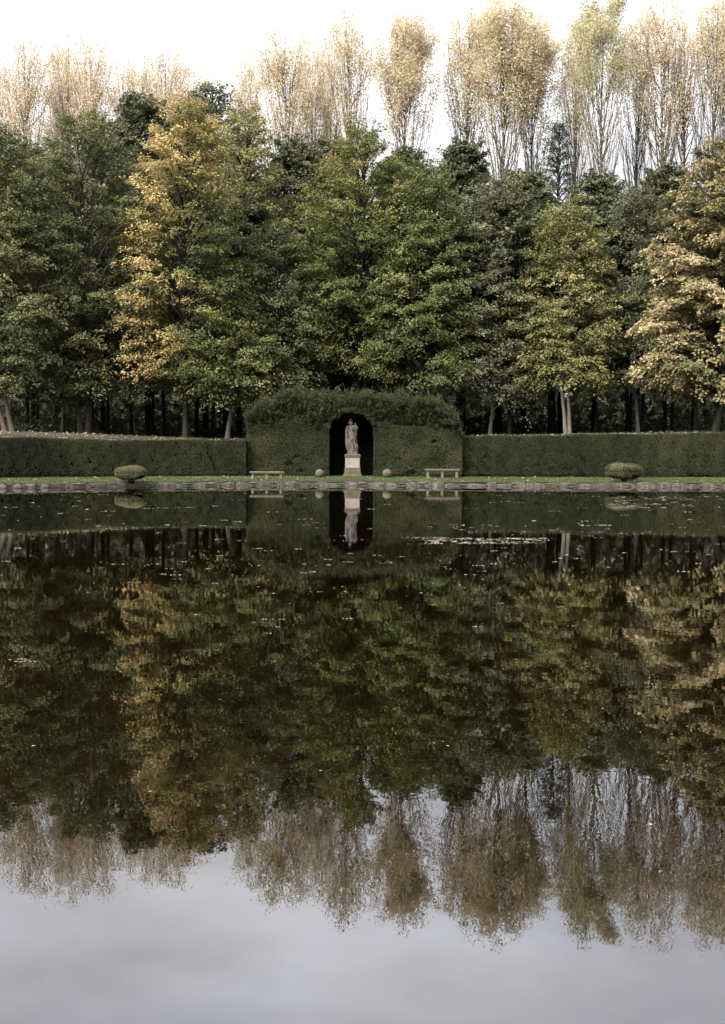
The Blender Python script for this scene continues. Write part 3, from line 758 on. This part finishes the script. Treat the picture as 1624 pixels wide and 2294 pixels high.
def tree_parts(seed, H, hb, R, trunks, n_limb, leaves, leaf, prof=prof_ovoid, tint_fn=None, tr=.16, spray=1.8, mean=.45, droop=.35, bark_k=7):
    """returns (trunk mesh, crown mesh).  trunks: list of (base dx, lean x per metre)"""
    rng = np.random.default_rng(seed)
    polys = []
    axes = []
    for bx, lean in trunks:
        n = 9; zz = np.linspace(-.3, H * .93, n)
        px = bx + lean * np.clip(zz, 0, hb * 1.6) + np.cumsum(rng.normal(0, .10, n)) * np.linspace(0, 1, n)
        py = np.cumsum(rng.normal(0, .10, n)) * np.linspace(0, 1, n)
        rr = tr * (1 - .9 * np.linspace(0, 1, n) ** 1.1); rr[0] *= 1.3
        polys.append((np.stack([px, py, zz], -1), rr)); axes.append((zz, px, py))
    base, dirs, lens, ctint, hfrac = [], [], [], [], []
    for i in range(n_limb):
        f = (i + rng.uniform(0, 1)) / n_limb
        f = f ** .9
        zt = hb + f * (H - hb)
        rad = R * float(prof(np.array(f))) * rng.uniform(.72, 1.12) + .25
        az = i * 2.39996 + rng.normal(0, .25)
        rise = .55 + .85 * f * f
        z0 = max(hb * .65, zt - rad * rise)
        ax = axes[i % len(axes)]
        ox, oy = np.interp(z0, ax[0], ax[1]), np.interp(z0, ax[0], ax[2])
        c, s_ = math.cos(az), math.sin(az)
        t = np.linspace(0, 1, 7)
        mid = np.array([.5 * rad, zt + .06 * rad + .2 * droop]); end = np.array([rad, zt - droop * rng.uniform(0, 1) * (1 - f)])
        h = 2 * t * (1 - t) * mid[0] + t * t * end[0]
        z = (1 - t) ** 2 * z0 + 2 * t * (1 - t) * mid[1] + t * t * end[1]
        pts = np.stack([ox * (1 - t * .6) + h * c, oy * (1 - t * .6) + h * s_, z], -1)
        rb = .05 + .012 * rad
        polys.append((pts, rb * (1 - .85 * t)))
        ns = max(4, int(4 + rad * 3.6))
        lt = rng.normal(0, .13)
        for j in range(ns):
            s = .22 + .78 * ((j + rng.uniform(0, 1)) / ns) ** .8
            p = np.array([np.interp(s, t, pts[:, q]) for q in range(3)])
            yaw = az + (1 if j % 2 else -1) * rng.uniform(.15, 1.25) * (1.2 - .5 * s)
            up = .06 + 1.0 * max(0, f - .40) + rng.normal(0, .24)
            base.append(p); dirs.append((math.cos(yaw), math.sin(yaw), up)); lens.append(spray * rng.uniform(.5, 1.2) * (1 - .35 * f))
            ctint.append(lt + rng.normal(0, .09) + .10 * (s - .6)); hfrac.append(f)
    # leader tufts
    for k in range(10):
        zt = H - rng.uniform(0, .16) * (H - hb); a = rng.uniform(0, 6.28); ax = axes[k % len(axes)]
        base.append(np.array([np.interp(zt * .92, ax[0], ax[1]) * .8, np.interp(zt * .92, ax[0], ax[2]) * .8, zt - .6])); dirs.append((.5 * math.cos(a), .5 * math.sin(a), 1.0)); lens.append(spray * .9)
        ctint.append(rng.normal(0, .08)); hfrac.append(1.0)
    base = np.array(base); dirs = norm(np.array(dirs)); lens = np.array(lens); ctint = np.array(ctint); hfrac = np.array(hfrac)
    Sn = len(base); K = max(12, int(leaves / Sn))
    s = rng.uniform(0, 1, (Sn, K)) ** .8
    side = rng.uniform(-1, 1, (Sn, K))
    w = (.37 * np.sin(np.pi * np.clip(s * .80 + .14, 0, 1)) ** 1.2 + .05)
    perp = norm(np.stack([-dirs[:, 1], dirs[:, 0], 0 * dirs[:, 0]], -1))
    upv = norm(np.cross(dirs, perp)); upv *= np.sign(upv[:, 2:3] + 1e-6)
    P = base[:, None] + dirs[:, None] * (lens[:, None] * s)[..., None] + perp[:, None] * (lens[:, None] * w * side)[..., None]
    P = P + upv[:, None] * (rng.normal(0, .085, (Sn, K)) - .12 * np.abs(side))[..., None]
    P[..., 2] -= droop * .8 * s ** 2 * lens[:, None] * (1 - .8 * hfrac[:, None])
    ax = dirs[:, None] * .7 + perp[:, None] * side[..., None] * .9 + np.array([0, 0, -.45]) + .35 * rng.normal(size=(Sn, K, 3))
    nr = upv[:, None] * .8 + dirs[:, None] * .6 + .5 * rng.normal(size=(Sn, K, 3))
    n = Sn * K
    P = P.reshape(-1, 3)
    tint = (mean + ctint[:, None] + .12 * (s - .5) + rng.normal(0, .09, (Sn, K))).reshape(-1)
    if tint_fn is not None: tint = tint + tint_fn(P, hfrac.repeat(K))
    LVv = leaf_quads(P, ax.reshape(-1, 3), nr.reshape(-1, 3), leaf * rng.uniform(.7, 1.4, n), leaf * .72 * rng.uniform(.7, 1.3, n))
    V, Q = tubes(polys, bark_k)
    tm = raw_mesh('trunk', V, Q, smooth=True)
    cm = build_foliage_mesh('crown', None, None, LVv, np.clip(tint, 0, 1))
    return tm, cm

def px_tree(name, u, vtop, Y, hwpx, vbot, mat, bark, label, cat='tree', seed=0, trunks=((0, 0),), n_limb=95, leaves=72000, leaf=.135, group=None, base_u=None, trunk_r=.16, mesh=None, **kw):
    top = at(u, vtop, Y)
    bu = u if base_u is None else base_u
    x = at(bu, 960, Y)[0]
    zg_ = float(zwood(x, Y))
    H = top[2] - zg_; hb = max(1.0, at(u, vbot - 22, Y)[2] - zg_); R = 1.04 * hwpx / FPX * Y; n_limb = int(n_limb * 1.25); leaves = int(leaves * 1.3)
    root = empty(name, (x, Y, zg_))
    tag(root, label, cat, group)
    dx = top[0] - x
    tr2 = [(b, l + (dx / (hb * 1.6))) for b, l in trunks]
    tm, cm = tree_parts(seed, H, hb, R, tr2, n_limb, leaves, leaf, tr=trunk_r, **kw)
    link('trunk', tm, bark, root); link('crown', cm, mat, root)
    return root, tm, cm

def patch(cx, cz, r, amt):                               # autumn colour that starts on some boughs (tree space)
    return lambda P, hf: amt * np.clip(1.3 - np.hypot((P[:, 0] - cx), (P[:, 2] - cz)) / r, 0, 1)

TW = ((-.25, -.07), (.3, .055))
px_tree('lime_tree', -25, 300, 79, 125, 880, LM['green'], BARK_MID, 'dark green tree cut by the left edge with a yellowing bough', seed=101, n_limb=110, leaves=60000, base_u=22, trunks=((-.15, -.09), (.2, -.005)), trunk_r=.13, tint_fn=patch(1.2, 7.5, 1.6, .45))
px_tree('lime_tree', 178, 262, 83, 165, 900, LM['green'], BARK_MID, 'broad dark green tree with two forked trunks over the left hedge', seed=102, base_u=188, trunks=((-.2, -.04), (.25, .03)), trunk_r=.15, n_limb=115, leaves=74000, mean=.44, droop=.4)
px_tree('lime_tree', 325, 228, 94, 105, 860, LM['dark'], BARK_DARK, 'blackish green tree crowding behind the orange tree on its left', seed=103, base_u=330, leaf=.2)
px_tree('autumn_tree', 412, 226, 81.5, 118, 880, LM['orange'], BARK_DARK, 'tall orange autumn tree, the most orange crown in the row', seed=104, base_u=415, n_limb=85, leaves=46000, tint_fn=lambda P, hf: -.20 + .32 * np.clip((hf - .45) * 3, 0, 1) + .30 * np.clip(-(P[:, 0] + .35) / 1.6, 0, 1) + .10 * np.sin(P[:, 2] * 1.7 + P[:, 0] * 1.2) - .09 * np.clip(P[:, 0], 0, 3), mean=.45)
px_tree('autumn_tree', 535, 258, 91, 98, 850, LM['yellow'], BARK_DARK, 'olive gold tree leaning against the right of the orange tree', seed=105, n_limb=80, leaves=38000, tint_fn=lambda P, hf: -.22 + .5 * np.clip((hf - .5) * 2.2, 0, 1), mean=.42)
px_tree('autumn_tree', 530, 690, 82.5, 110, 905, LM['olive'], BARK, 'short spreading tree with gold lower boughs below the orange tree', seed=106, base_u=508, n_limb=55, leaves=26000, tint_fn=lambda P, hf: .34 * np.clip(np.sin(P[:, 0] * 1.3 + P[:, 2] * .9 + 1) + .3, 0, 1) , mean=.38, droop=.45)
px_tree('lime_tree', 478, 196, 114, 110, 700, LM['dark'], BARK_DARK, 'far dark tree topping the row behind the orange tree', seed=107, leaf=.22, leaves=26000, mean=.5)
px_tree('lime_tree', 655, 322, 97, 92, 800, LM['grey'], BARK_DARK, 'dull grey green tree between the gold tree and the bright green tree', seed=108, leaf=.18, mean=.38)
px_tree('lime_tree', 612, 520, 84, 105, 880, LM['green'], BARK_DARK, 'low dark olive tree standing behind the left end of the arched hedge', seed=109, n_limb=60, leaves=26000, mean=.38, droop=.4)
px_tree('lime_tree', 808, 296, 86, 135, 850, LM['bright'], BARK_DARK, 'bright green tree rising right behind the statue niche', seed=110, base_u=800, n_limb=90, leaves=52000, mean=.48, tint_fn=patch(.2, 17, 3.0, .15))
px_tree('lime_tree', 945, 380, 85, 95, 880, LM['olive'], BARK_DARK, 'olive tree touching the right of the bright green tree', seed=111, n_limb=75, leaves=34000, mean=.46)
px_tree('lime_tree', 1035, 328, 101, 88, 820, LM['dark'], BARK_DARK, 'dark pointed green tree behind the olive tree, right of the niche', seed=112, leaf=.19, mean=.5)
px_tree('maple_tree', 1118, 412, 87, 85, 910, LM['grey'], BARK_MID, 'grey olive tree on one thin pale trunk beside the arched hedge', seed=113, base_u=1095, n_limb=85, leaves=38000, mean=.50, trunk_r=.11)
px_tree('maple_tree', 1268, 470, 85, 90, 880, LM['yellow'], BARK_PALE, 'yellow olive tree with a pale forked double trunk', seed=114, base_u=1272, n_limb=80, leaves=34000, mean=.46, trunks=((-.1, -.05), (.12, .0)), trunk_r=.12)
px_tree('maple_tree', 1425, 440, 88, 85, 880, LM['grey'], BARK_PALE, 'grey green tree on a single pale trunk before the tan tree', seed=115, base_u=1430, n_limb=80, leaves=36000, mean=.42, trunk_r=.12)
px_tree('autumn_tree', 1660, 325, 81, 148, 885, LM['tan'], BARK_DARK, 'large tan autumn tree cut by the right edge, palest leaves in the row', seed=116, base_u=1598, n_limb=90, leaves=56000, leaf=.19, mean=.54, trunk_r=.2, droop=.5)
px_tree('lime_tree', 60, 335, 99, 110, 820, LM['dark'], BARK_DARK, 'dark green tree behind the gap between the two leftmost trees', seed=117, leaf=.2, mean=.5)
px_tree('lime_tree', 1175, 395, 106, 85, 780, LM['dark'], BARK_DARK, 'dark tree filling in behind the grey olive tree', seed=118, leaf=.2, mean=.52)
px_tree('lime_tree', 1335, 405, 107, 95, 780, LM['dark'], BARK_DARK, 'rounded dull green tree standing behind the yellow double trunk tree', seed=119, leaf=.2, mean=.62)
px_tree('lime_tree', 1490, 385, 106, 100, 780, LM['grey'], BARK_DARK, 'grey green tree showing behind the tan tree on its left', seed=120, leaf=.2, mean=.35)
px_tree('lime_tree', 900, 350, 104, 85, 780, LM['dark'], BARK_DARK, 'dark tree half hidden behind the bright green and olive trees', seed=121, leaf=.2, mean=.5)
px_tree('lime_tree', 745, 330, 108, 80, 780, LM['grey'], BARK_DARK, 'brownish green tree just behind the left of the bright green tree', seed=122, leaf=.2, mean=.45)
px_tree('lime_tree', 230, 330, 108, 110, 780, LM['dark'], BARK_DARK, 'dark tree glimpsed behind the broad forked tree on the left', seed=123, leaf=.22, leaves=24000)
px_tree('lime_tree', 1745, 420, 97, 130, 780, LM['dark'], BARK_DARK, 'dark tree added behind the tan tree at the right edge to block light', seed=124, leaf=.22, leaves=24000)  # added at the right edge of the view to block light
px_tree('lime_tree', -130, 360, 97, 130, 780, LM['dark'], BARK_DARK, 'dark tree added behind the edge tree at the far left to block light', seed=125, leaf=.22, leaves=24000)  # its counterpart on the left, likewise added as a light blocker
px_tree('spindly_conifer', 1240, 282, 109, 46, 560, LM['conifer'], BARK_DARK, 'thin see-through dark tree standing alone against the sky before the poplars', seed=126, n_limb=55, leaves=8000, leaf=.13, prof=prof_cone, spray=1.0)

# shaded trees deep in the wood: one pair of meshes, copied
rng = np.random.default_rng(77)
proto = None
spots = []
for row, (Y0, n) in enumerate(((90, 17), (96, 17), (103, 16), (110, 14))):
    for i in range(n):
        u = -120 + (i + rng.uniform(.1, .9)) * 1880 / n
        spots.append((u, Y0 + rng.uniform(-2.5, 2.5)))
for i, (u, Y) in enumerate(spots):
    x = at(u, 960, Y)[0]; z = float(zwood(x, Y))
    if proto is None:
        tm, cm = tree_parts(300, 13.5, 5.2, 3.3, [(0, 0)], 38, 9000, .42, tr=.14, mean=.35, spray=1.7)
        root = empty('woodland_tree', (x, Y, z))
        kids = [link('trunk', tm, BARK_DARK, root), link('crown', cm, LM['dark'], root)]
        proto = (root, kids)
    else:
        root = proto[0].copy(); C.objects.link(root); root.location = (x, Y, z)
        for k_ in proto[1]:
            c = k_.copy(); C.objects.link(c); c.parent = root
    tag(root, 'thin dark trunk standing in the black shade of the wood behind the hedge', 'tree', 'shaded trees deep in the wood')
    root.rotation_euler = (0, 0, rng.uniform(0, 6.28))
    s = rng.uniform(.85, 1.1); root.scale = (s, s, s)

# ------------------------------------------------------------------ poplars
def poplar_parts(seed, H, R, leaves, lo, leaf=.14, tr=.30, nb=72):
    """ascending branches; leaves mostly in the upper part; lo: height fraction where leaves begin"""
    rng = np.random.default_rng(seed)
    n = 12; zz = np.linspace(-.3, H * .985, n)
    px = np.cumsum(rng.normal(0, .11, n)); py = np.cumsum(rng.normal(0, .11, n)); px -= px[0]; py -= py[0]
    polys = [(np.stack([px, py, zz], -1), tr * (1 - .93 * np.linspace(0, 1, n)))]
    LP, LA, LT = [], [], []
    wsum = []
    segs = []
    for i in range(nb):
        fe = .66 + .335 * ((i + rng.uniform()) / nb) ** .85          # height where the branch ends
        env = .72 + .28 * (fe - .66) / .2 if fe < .86 else math.sqrt(max(.02, 1 - ((fe - .86) / .143) ** 2))
        reach = R * env * rng.uniform(.5, 1.05)
        f = max(.40, fe - rng.uniform(.08, .34)); z0 = H * f
        az = i * 2.39996 + rng.normal(0, .3); c, s_ = math.cos(az), math.sin(az)
        climb = H * fe - z0
        t = np.linspace(0, 1, 6)
        ox, oy = np.interp(z0, zz, px), np.interp(z0, zz, py)
        h = reach * t ** .75
        pts = np.stack([ox + h * c, oy + h * s_, z0 + climb * t ** 1.12], -1) + rng.normal(0, .15, (6, 3)) * t[:, None]
        polys.append((pts, (.028 + .035 * (1 - f)) * (1 - .82 * t) + .004))
        for j in range(7):
            s = rng.uniform(.2, .98); p = np.array([np.interp(s, t, pts[:, q]) for q in range(3)])
            yaw = az + rng.normal(0, 1.0); ln = rng.uniform(.7, 1.7) * (1.15 - .4 * s)
            d = norm(np.array([math.cos(yaw) * .5, math.sin(yaw) * .5, rng.uniform(.6, 1.2)]))
            q = np.stack([p, p + d * ln * .5 + rng.normal(0, .05, 3), p + d * ln + rng.normal(0, .1, 3)])
            if j < 4: polys.append((q, np.array([.013, .010, .006])))
            segs.append((p, d, ln)); zf = (p[2] + ln * .6) / H
            wsum.append(np.clip((zf - lo + .05) / .24, 0.06, 1) ** 1.4)
    wsum = np.array(wsum); wsum /= wsum.sum()
    idx = rng.choice(len(segs), leaves, p=wsum)
    B = np.array([segs[k][0] for k in range(len(segs))])[idx]; D = np.array([segs[k][1] for k in range(len(segs))])[idx]; Ln = np.array([segs[k][2] for k in range(len(segs))])[idx]
    st = rng.normal(0, .14, len(segs))[idx]
    s = rng.uniform(.1, 1.08, leaves)
    P = B + D * (Ln * s)[:, None] + rng.normal(0, .38, (leaves, 3))
    top = P[:, 2] > H * 1.02; P[top, 2] = H * 1.02 - rng.uniform(0, .5, top.sum())
    ax = np.array([0, 0, -.8]) + .7 * rng.normal(size=(leaves, 3)); nr = rng.normal(size=(leaves, 3)) + np.array([0, -.2, .3])
    LVv = leaf_quads(P, ax, nr, leaf * rng.uniform(.7, 1.3, leaves), leaf * .75 * rng.uniform(.7, 1.3, leaves))
    V, Q = tubes(polys, 4)
    return raw_mesh('trunk', V, Q, smooth=True), build_foliage_mesh('crown', None, None, LVv, np.clip(.45 + st + rng.normal(0, .14, leaves), 0, 1))

PH = 40.0
ARCH = {}
for nm, seed, Rr, lv, lo, mat in (('dense', 401, 3.0, 33000, .72, 'poplar'), ('dense2', 402, 3.0, 27000, .78, 'poplar_green'), ('mid', 403, 2.9, 17000, .70, 'poplar'),
                                  ('sparse', 404, 2.8, 14000, .66, 'poplar_pale'), ('thin', 405, 2.7, 6800, .62, 'poplar_pale'), ('mid2', 406, 2.8, 11500, .72, 'poplar')):
    tm, cm = poplar_parts(seed, PH, Rr, lv, lo)
    tm.materials.append(BARK_POPLAR); cm.materials.append(LM[mat])
    ARCH[nm] = (tm, cm)
POP = [  # u, v top, Y, kind, width scale, label
    (-5, 130, 131, 'thin', 1.0, 'nearly bare poplar cut by the left edge of the picture'),
    (58, 78, 126, 'sparse', 1.0, 'pale gold poplar with the fullest head at the far left'),
    (118, 95, 133, 'thin', .8, 'thin bare poplar just right of the leftmost full poplar'),
    (148, 66, 129, 'sparse', .75, 'slim see-through poplar standing tallest in the left group'),
    (208, 82, 126, 'sparse', .9, 'pale poplar with a ragged gold head above the broad green tree'),
    (262, 125, 132, 'thin', .9, 'faint thin poplar left of the gap behind the dark tree'),
    (318, 118, 128, 'sparse', .8, 'sparse poplar right behind the dark tree beside the orange one'),
    (375, 100, 127, 'sparse', .85, 'speckled poplar rising left of the orange tree top'),
    (435, 148, 130, 'sparse', .85, 'sparse short poplar behind the orange tree, last before the sky gap'),
    (552, 115, 126, 'mid2', .62, 'narrow poplar standing first after the sky gap'),
    (640, 62, 125, 'mid', .95, 'pale gold poplar second from the wide sky gap'),
    (702, 80, 131, 'sparse', .8, 'thin pale poplar right of the second poplar after the sky gap'),
    (745, 40, 134, 'thin', .7, 'wispy bare poplar behind the bright green tree'),
    (795, 18, 126, 'mid2', .95, 'tall ragged poplar above the bright green tree'),
    (915, 22, 124, 'dense', .95, 'dense gold poplar with a rounded head standing by itself'),
    (1045, 8, 127, 'mid', .95, 'tall poplar on the left of the broad triple gold mass'),
    (1125, -8, 124, 'dense', 1.05, 'broadest densest gold poplar, in the middle of the triple mass'),
    (1200, 42, 128, 'dense', .85, 'gold poplar on the right of the broad triple mass'),
    (1290, 50, 130, 'mid', .72, 'slim poplar behind the thin dark see-through tree'),
    (1348, 6, 125, 'dense2', .95, 'greenish gold poplar with one straight bare lower trunk'),
    (1420, 28, 130, 'mid2', .85, 'pale poplar right of the greenish gold poplar'),
    (1482, -14, 126, 'sparse', 1.05, 'tall pinkish sparse poplar left of the tan tree top'),
    (1545, 25, 131, 'thin', .9, 'thin bare poplar behind the left shoulder of the tan tree'),
    (1590, -8, 127, 'mid2', .95, 'tall pale poplar straight above the tan tree'),
    (1650, -20, 129, 'mid', .9, 'gold poplar cut by the right edge of the picture'),
]
for i, (u, v, Y, kd, ws, lab) in enumerate(POP):
    p = at(u, v - 22 - max(0, u - 1250) * .03, Y); x = p[0]; z = float(zwood(x, Y))
    root = empty('poplar_tree', (x, Y, z), (i * 2.1) % 6.28)
    sz = (p[2] - z) / (PH * 1.015)
    root.scale = (ws * 1.0, ws * 1.0, sz)
    tag(root, lab, 'poplar', 'tall poplars behind the wood')
    tm, cm = ARCH[kd]
    o = link('trunk', tm, None, root); o = link('crown', cm, None, root)

# ------------------------------------------------------------------ undergrowth, leaf litter, grass, floating leaves
rng = np.random.default_rng(88)
n = 26000
cl = rng.uniform(0, 1, (900, 2)); cu = -34 + 68 * cl[:, 0]; cyy = 92 + 44 * cl[:, 1]
idx = rng.integers(0, 900, n); sz = rng.uniform(.5, 1.6, 900)
P = np.stack([cu[idx] + rng.normal(0, .8, n) * sz[idx], cyy[idx] + rng.normal(0, .8, n) * sz[idx], np.zeros(n)], -1)
P[:, 2] = zwood(P[:, 0], P[:, 1]) + np.abs(rng.normal(0, .8, n)) * sz[idx]
LVv = leaf_quads(P, rng.normal(size=(n, 3)), np.array([0, -.3, 1]) + .6 * rng.normal(size=(n, 3)), rng.uniform(.15, .3, n), rng.uniform(.1, .22, n))
o = link('undergrowth', build_foliage_mesh('undergrowth', None, None, LVv, np.clip(rng.normal(.2, .2, n), 0, 1)), LM['dark'])
tag(o, 'dark leafy undergrowth on the floor of the wood', 'undergrowth', kind='stuff')
# far side of the wood
n = 60000
P = np.stack([rng.uniform(-75, 75, n), rng.uniform(112, 150, n), np.zeros(n)], -1)
fz = smooth_noise(91, 8, .35)
P[:, 2] = zwood(P[:, 0], P[:, 1]) + rng.uniform(0, 1, n) * (9 + 1.5 * fz(P * [1, 1, 0]))
LVv = leaf_quads(P, rng.normal(size=(n, 3)), rng.normal(size=(n, 3)), rng.uniform(.5, 1.0, n), rng.uniform(.4, .7, n))
o = link('far_wood', build_foliage_mesh('far_wood', None, None, LVv, np.clip(rng.normal(.4, .2, n), 0, 1)), LM['dark'])
tag(o, 'far thickets closing off the back of the dark wood', 'thicket', kind='stuff')
# leaf litter on the bank behind the hedges and along the hedge tops
n = 9000
x = rng.uniform(-24, 28, n); s = np.where(rng.uniform(size=n) < .55, rng.uniform(.0, 1.2, n), rng.uniform(1.2, 7, n))
keep = np.abs(x + .4) > 5.9
dens = np.where(x < 0, np.clip((-x - 4) / 9, .25, 1), np.clip((x - 3) / 12, .25, 1))
keep &= rng.uniform(size=n) < dens * np.where(x < 0, .32, .5)
x, s = x[keep], s[keep]; n = len(x)
y = Yh(x) + s
z = np.where(s < 1.25, hedge_top(x) + .03, np.maximum(zwood(x, y), 0) + .02)
P = np.stack([x, y, z + rng.uniform(0, .03, n)], -1)
LVv = leaf_quads(P, rng.normal(size=(n, 3)) * [1, 1, .4], np.array([0, -.5, 1]) + .5 * rng.normal(size=(n, 3)), rng.uniform(.06, .13, n), rng.uniform(.05, .10, n))
o = link('fallen_leaves', build_foliage_mesh('fallen_leaves', None, None, LVv, np.clip(rng.normal(.5, .24, n), 0, 1)), LM['litter'])
tag(o, 'fallen autumn leaves lying along the tops of the low hedges', 'leaves', kind='stuff')
# leaves on the lawn
n = 260
x = rng.uniform(-20, 22, n); f = rng.uniform(.02, .98, n); y = Yk(x) + .3 + f * (Yh(x) - Yk(x) - .3)
P = np.stack([x, y, zlawn(x, y) + .045], -1)
LVv = leaf_quads(P, rng.normal(size=(n, 3)) * [1, 1, .3], np.array([0, -.5, 1]) + .35 * rng.normal(size=(n, 3)), rng.uniform(.06, .11, n), rng.uniform(.05, .08, n))
o = link('fallen_leaves', build_foliage_mesh('fallen_leaves', None, None, LVv, np.clip(rng.normal(.7, .2, n), 0, 1)), LM['litter'])
tag(o, 'pale leaves scattered over the grass strip', 'leaves', kind='stuff')
# grass blades
n = 60000
x = rng.uniform(-21, 23, n); f = rng.uniform(0, 1, n); y = Yk(x) + .28 + f * (Yh(x) - Yk(x) - .2)
edge = rng.uniform(size=n) < .12; y = np.where(edge, Yk(x) + rng.uniform(.26, .4, n), y)
h = rng.uniform(.03, .07, n) * (1 + .5 * edge)
P = np.stack([x, y, zlawn(x, y) + h * .4], -1)
LVv = leaf_quads(P, np.array([0, 0, 1.0]) + .5 * rng.normal(size=(n, 3)), np.array([0, -1, .2]) + .6 * rng.normal(size=(n, 3)), h, rng.uniform(.012, .03, n))
gn = smooth_noise(95, 8, .8)
o = link('grass', build_foliage_mesh('grass', None, None, LVv, np.clip(.42 + .12 * gn(P) + rng.normal(0, .17, n), 0, 1)), LM['grass'])
tag(o, 'short green grass on the strip between hedge and pond', 'grass', kind='stuff')

# leaves and scum drifting on the water
FP, FL, FW, FT = [], [], [], []
def drift(u0, u1, v0, v1, n, smin, smax, t=.6, ts=.2, tilt=0):
    for _ in range(n):
        u = rng.uniform(u0, u1); v = rng.uniform(v0, v1) + tilt * (u - u0)
        d = R3 @ np.array([(u - 812) / FPX, (1147 - v) / FPX, -1.0]); k = -CAM_H / d[2]
        FP.append((d[0] * k, d[1] * k, .004)); s = rng.uniform(smin, smax)
        FL.append(s); FW.append(s * rng.uniform(.5, .9)); FT.append(rng.normal(t, ts))
def streaks(u0, u1, v0, v1, n, per=14, span=24, size=.07):
    for _ in range(n):
        u = rng.uniform(u0, u1); v = v0 + (v1 - v0) * rng.uniform() ** 1.3; sp = span * rng.uniform(.3, 1.4)
        drift(u, u + sp, v - .35, v + .35, max(2, int(per * rng.uniform(.3, 1.2))), size * .5, size)
rng = np.random.default_rng(99)
streaks(0, 1624, 1105, 1180, 75, 9, 26, .09)
streaks(0, 1624, 1170, 1290, 80, 7, 22, .06)
streaks(900, 1624, 1180, 1290, 30, 7, 22, .06)
streaks(1350, 1640, 1112, 1138, 60, 10, 30, .10)
streaks(940, 1220, 1205, 1219, 120, 12, 26, .055)
streaks(890, 990, 1202, 1207, 14, 6, 30, .04)
streaks(250, 1400, 1290, 1420, 26, 6, 22, .035)
streaks(0, 60, 1476, 1484, 6, 10, 20, .025)
drift(0, 1624, 1110, 1330, 90, .03, .06)
drift(0, 1624, 1330, 1900, 26, .015, .03, .3)
FP = np.array(FP); n = len(FP)
ang = rng.uniform(0, 6.28, n)
LVv = leaf_quads(FP, np.stack([np.cos(ang), np.sin(ang), 0 * ang], -1), np.array([0, 0, 1.0]) + .05 * rng.normal(size=(n, 3)), np.array(FL), np.array(FW))
o = link('floating_leaves', build_foliage_mesh('floating_leaves', None, None, LVv, np.clip(np.array(FT), 0, 1)), LM['float'])
tag(o, 'pale leaves and flecks drifting in streaks on the dark water', 'leaves', kind='stuff')
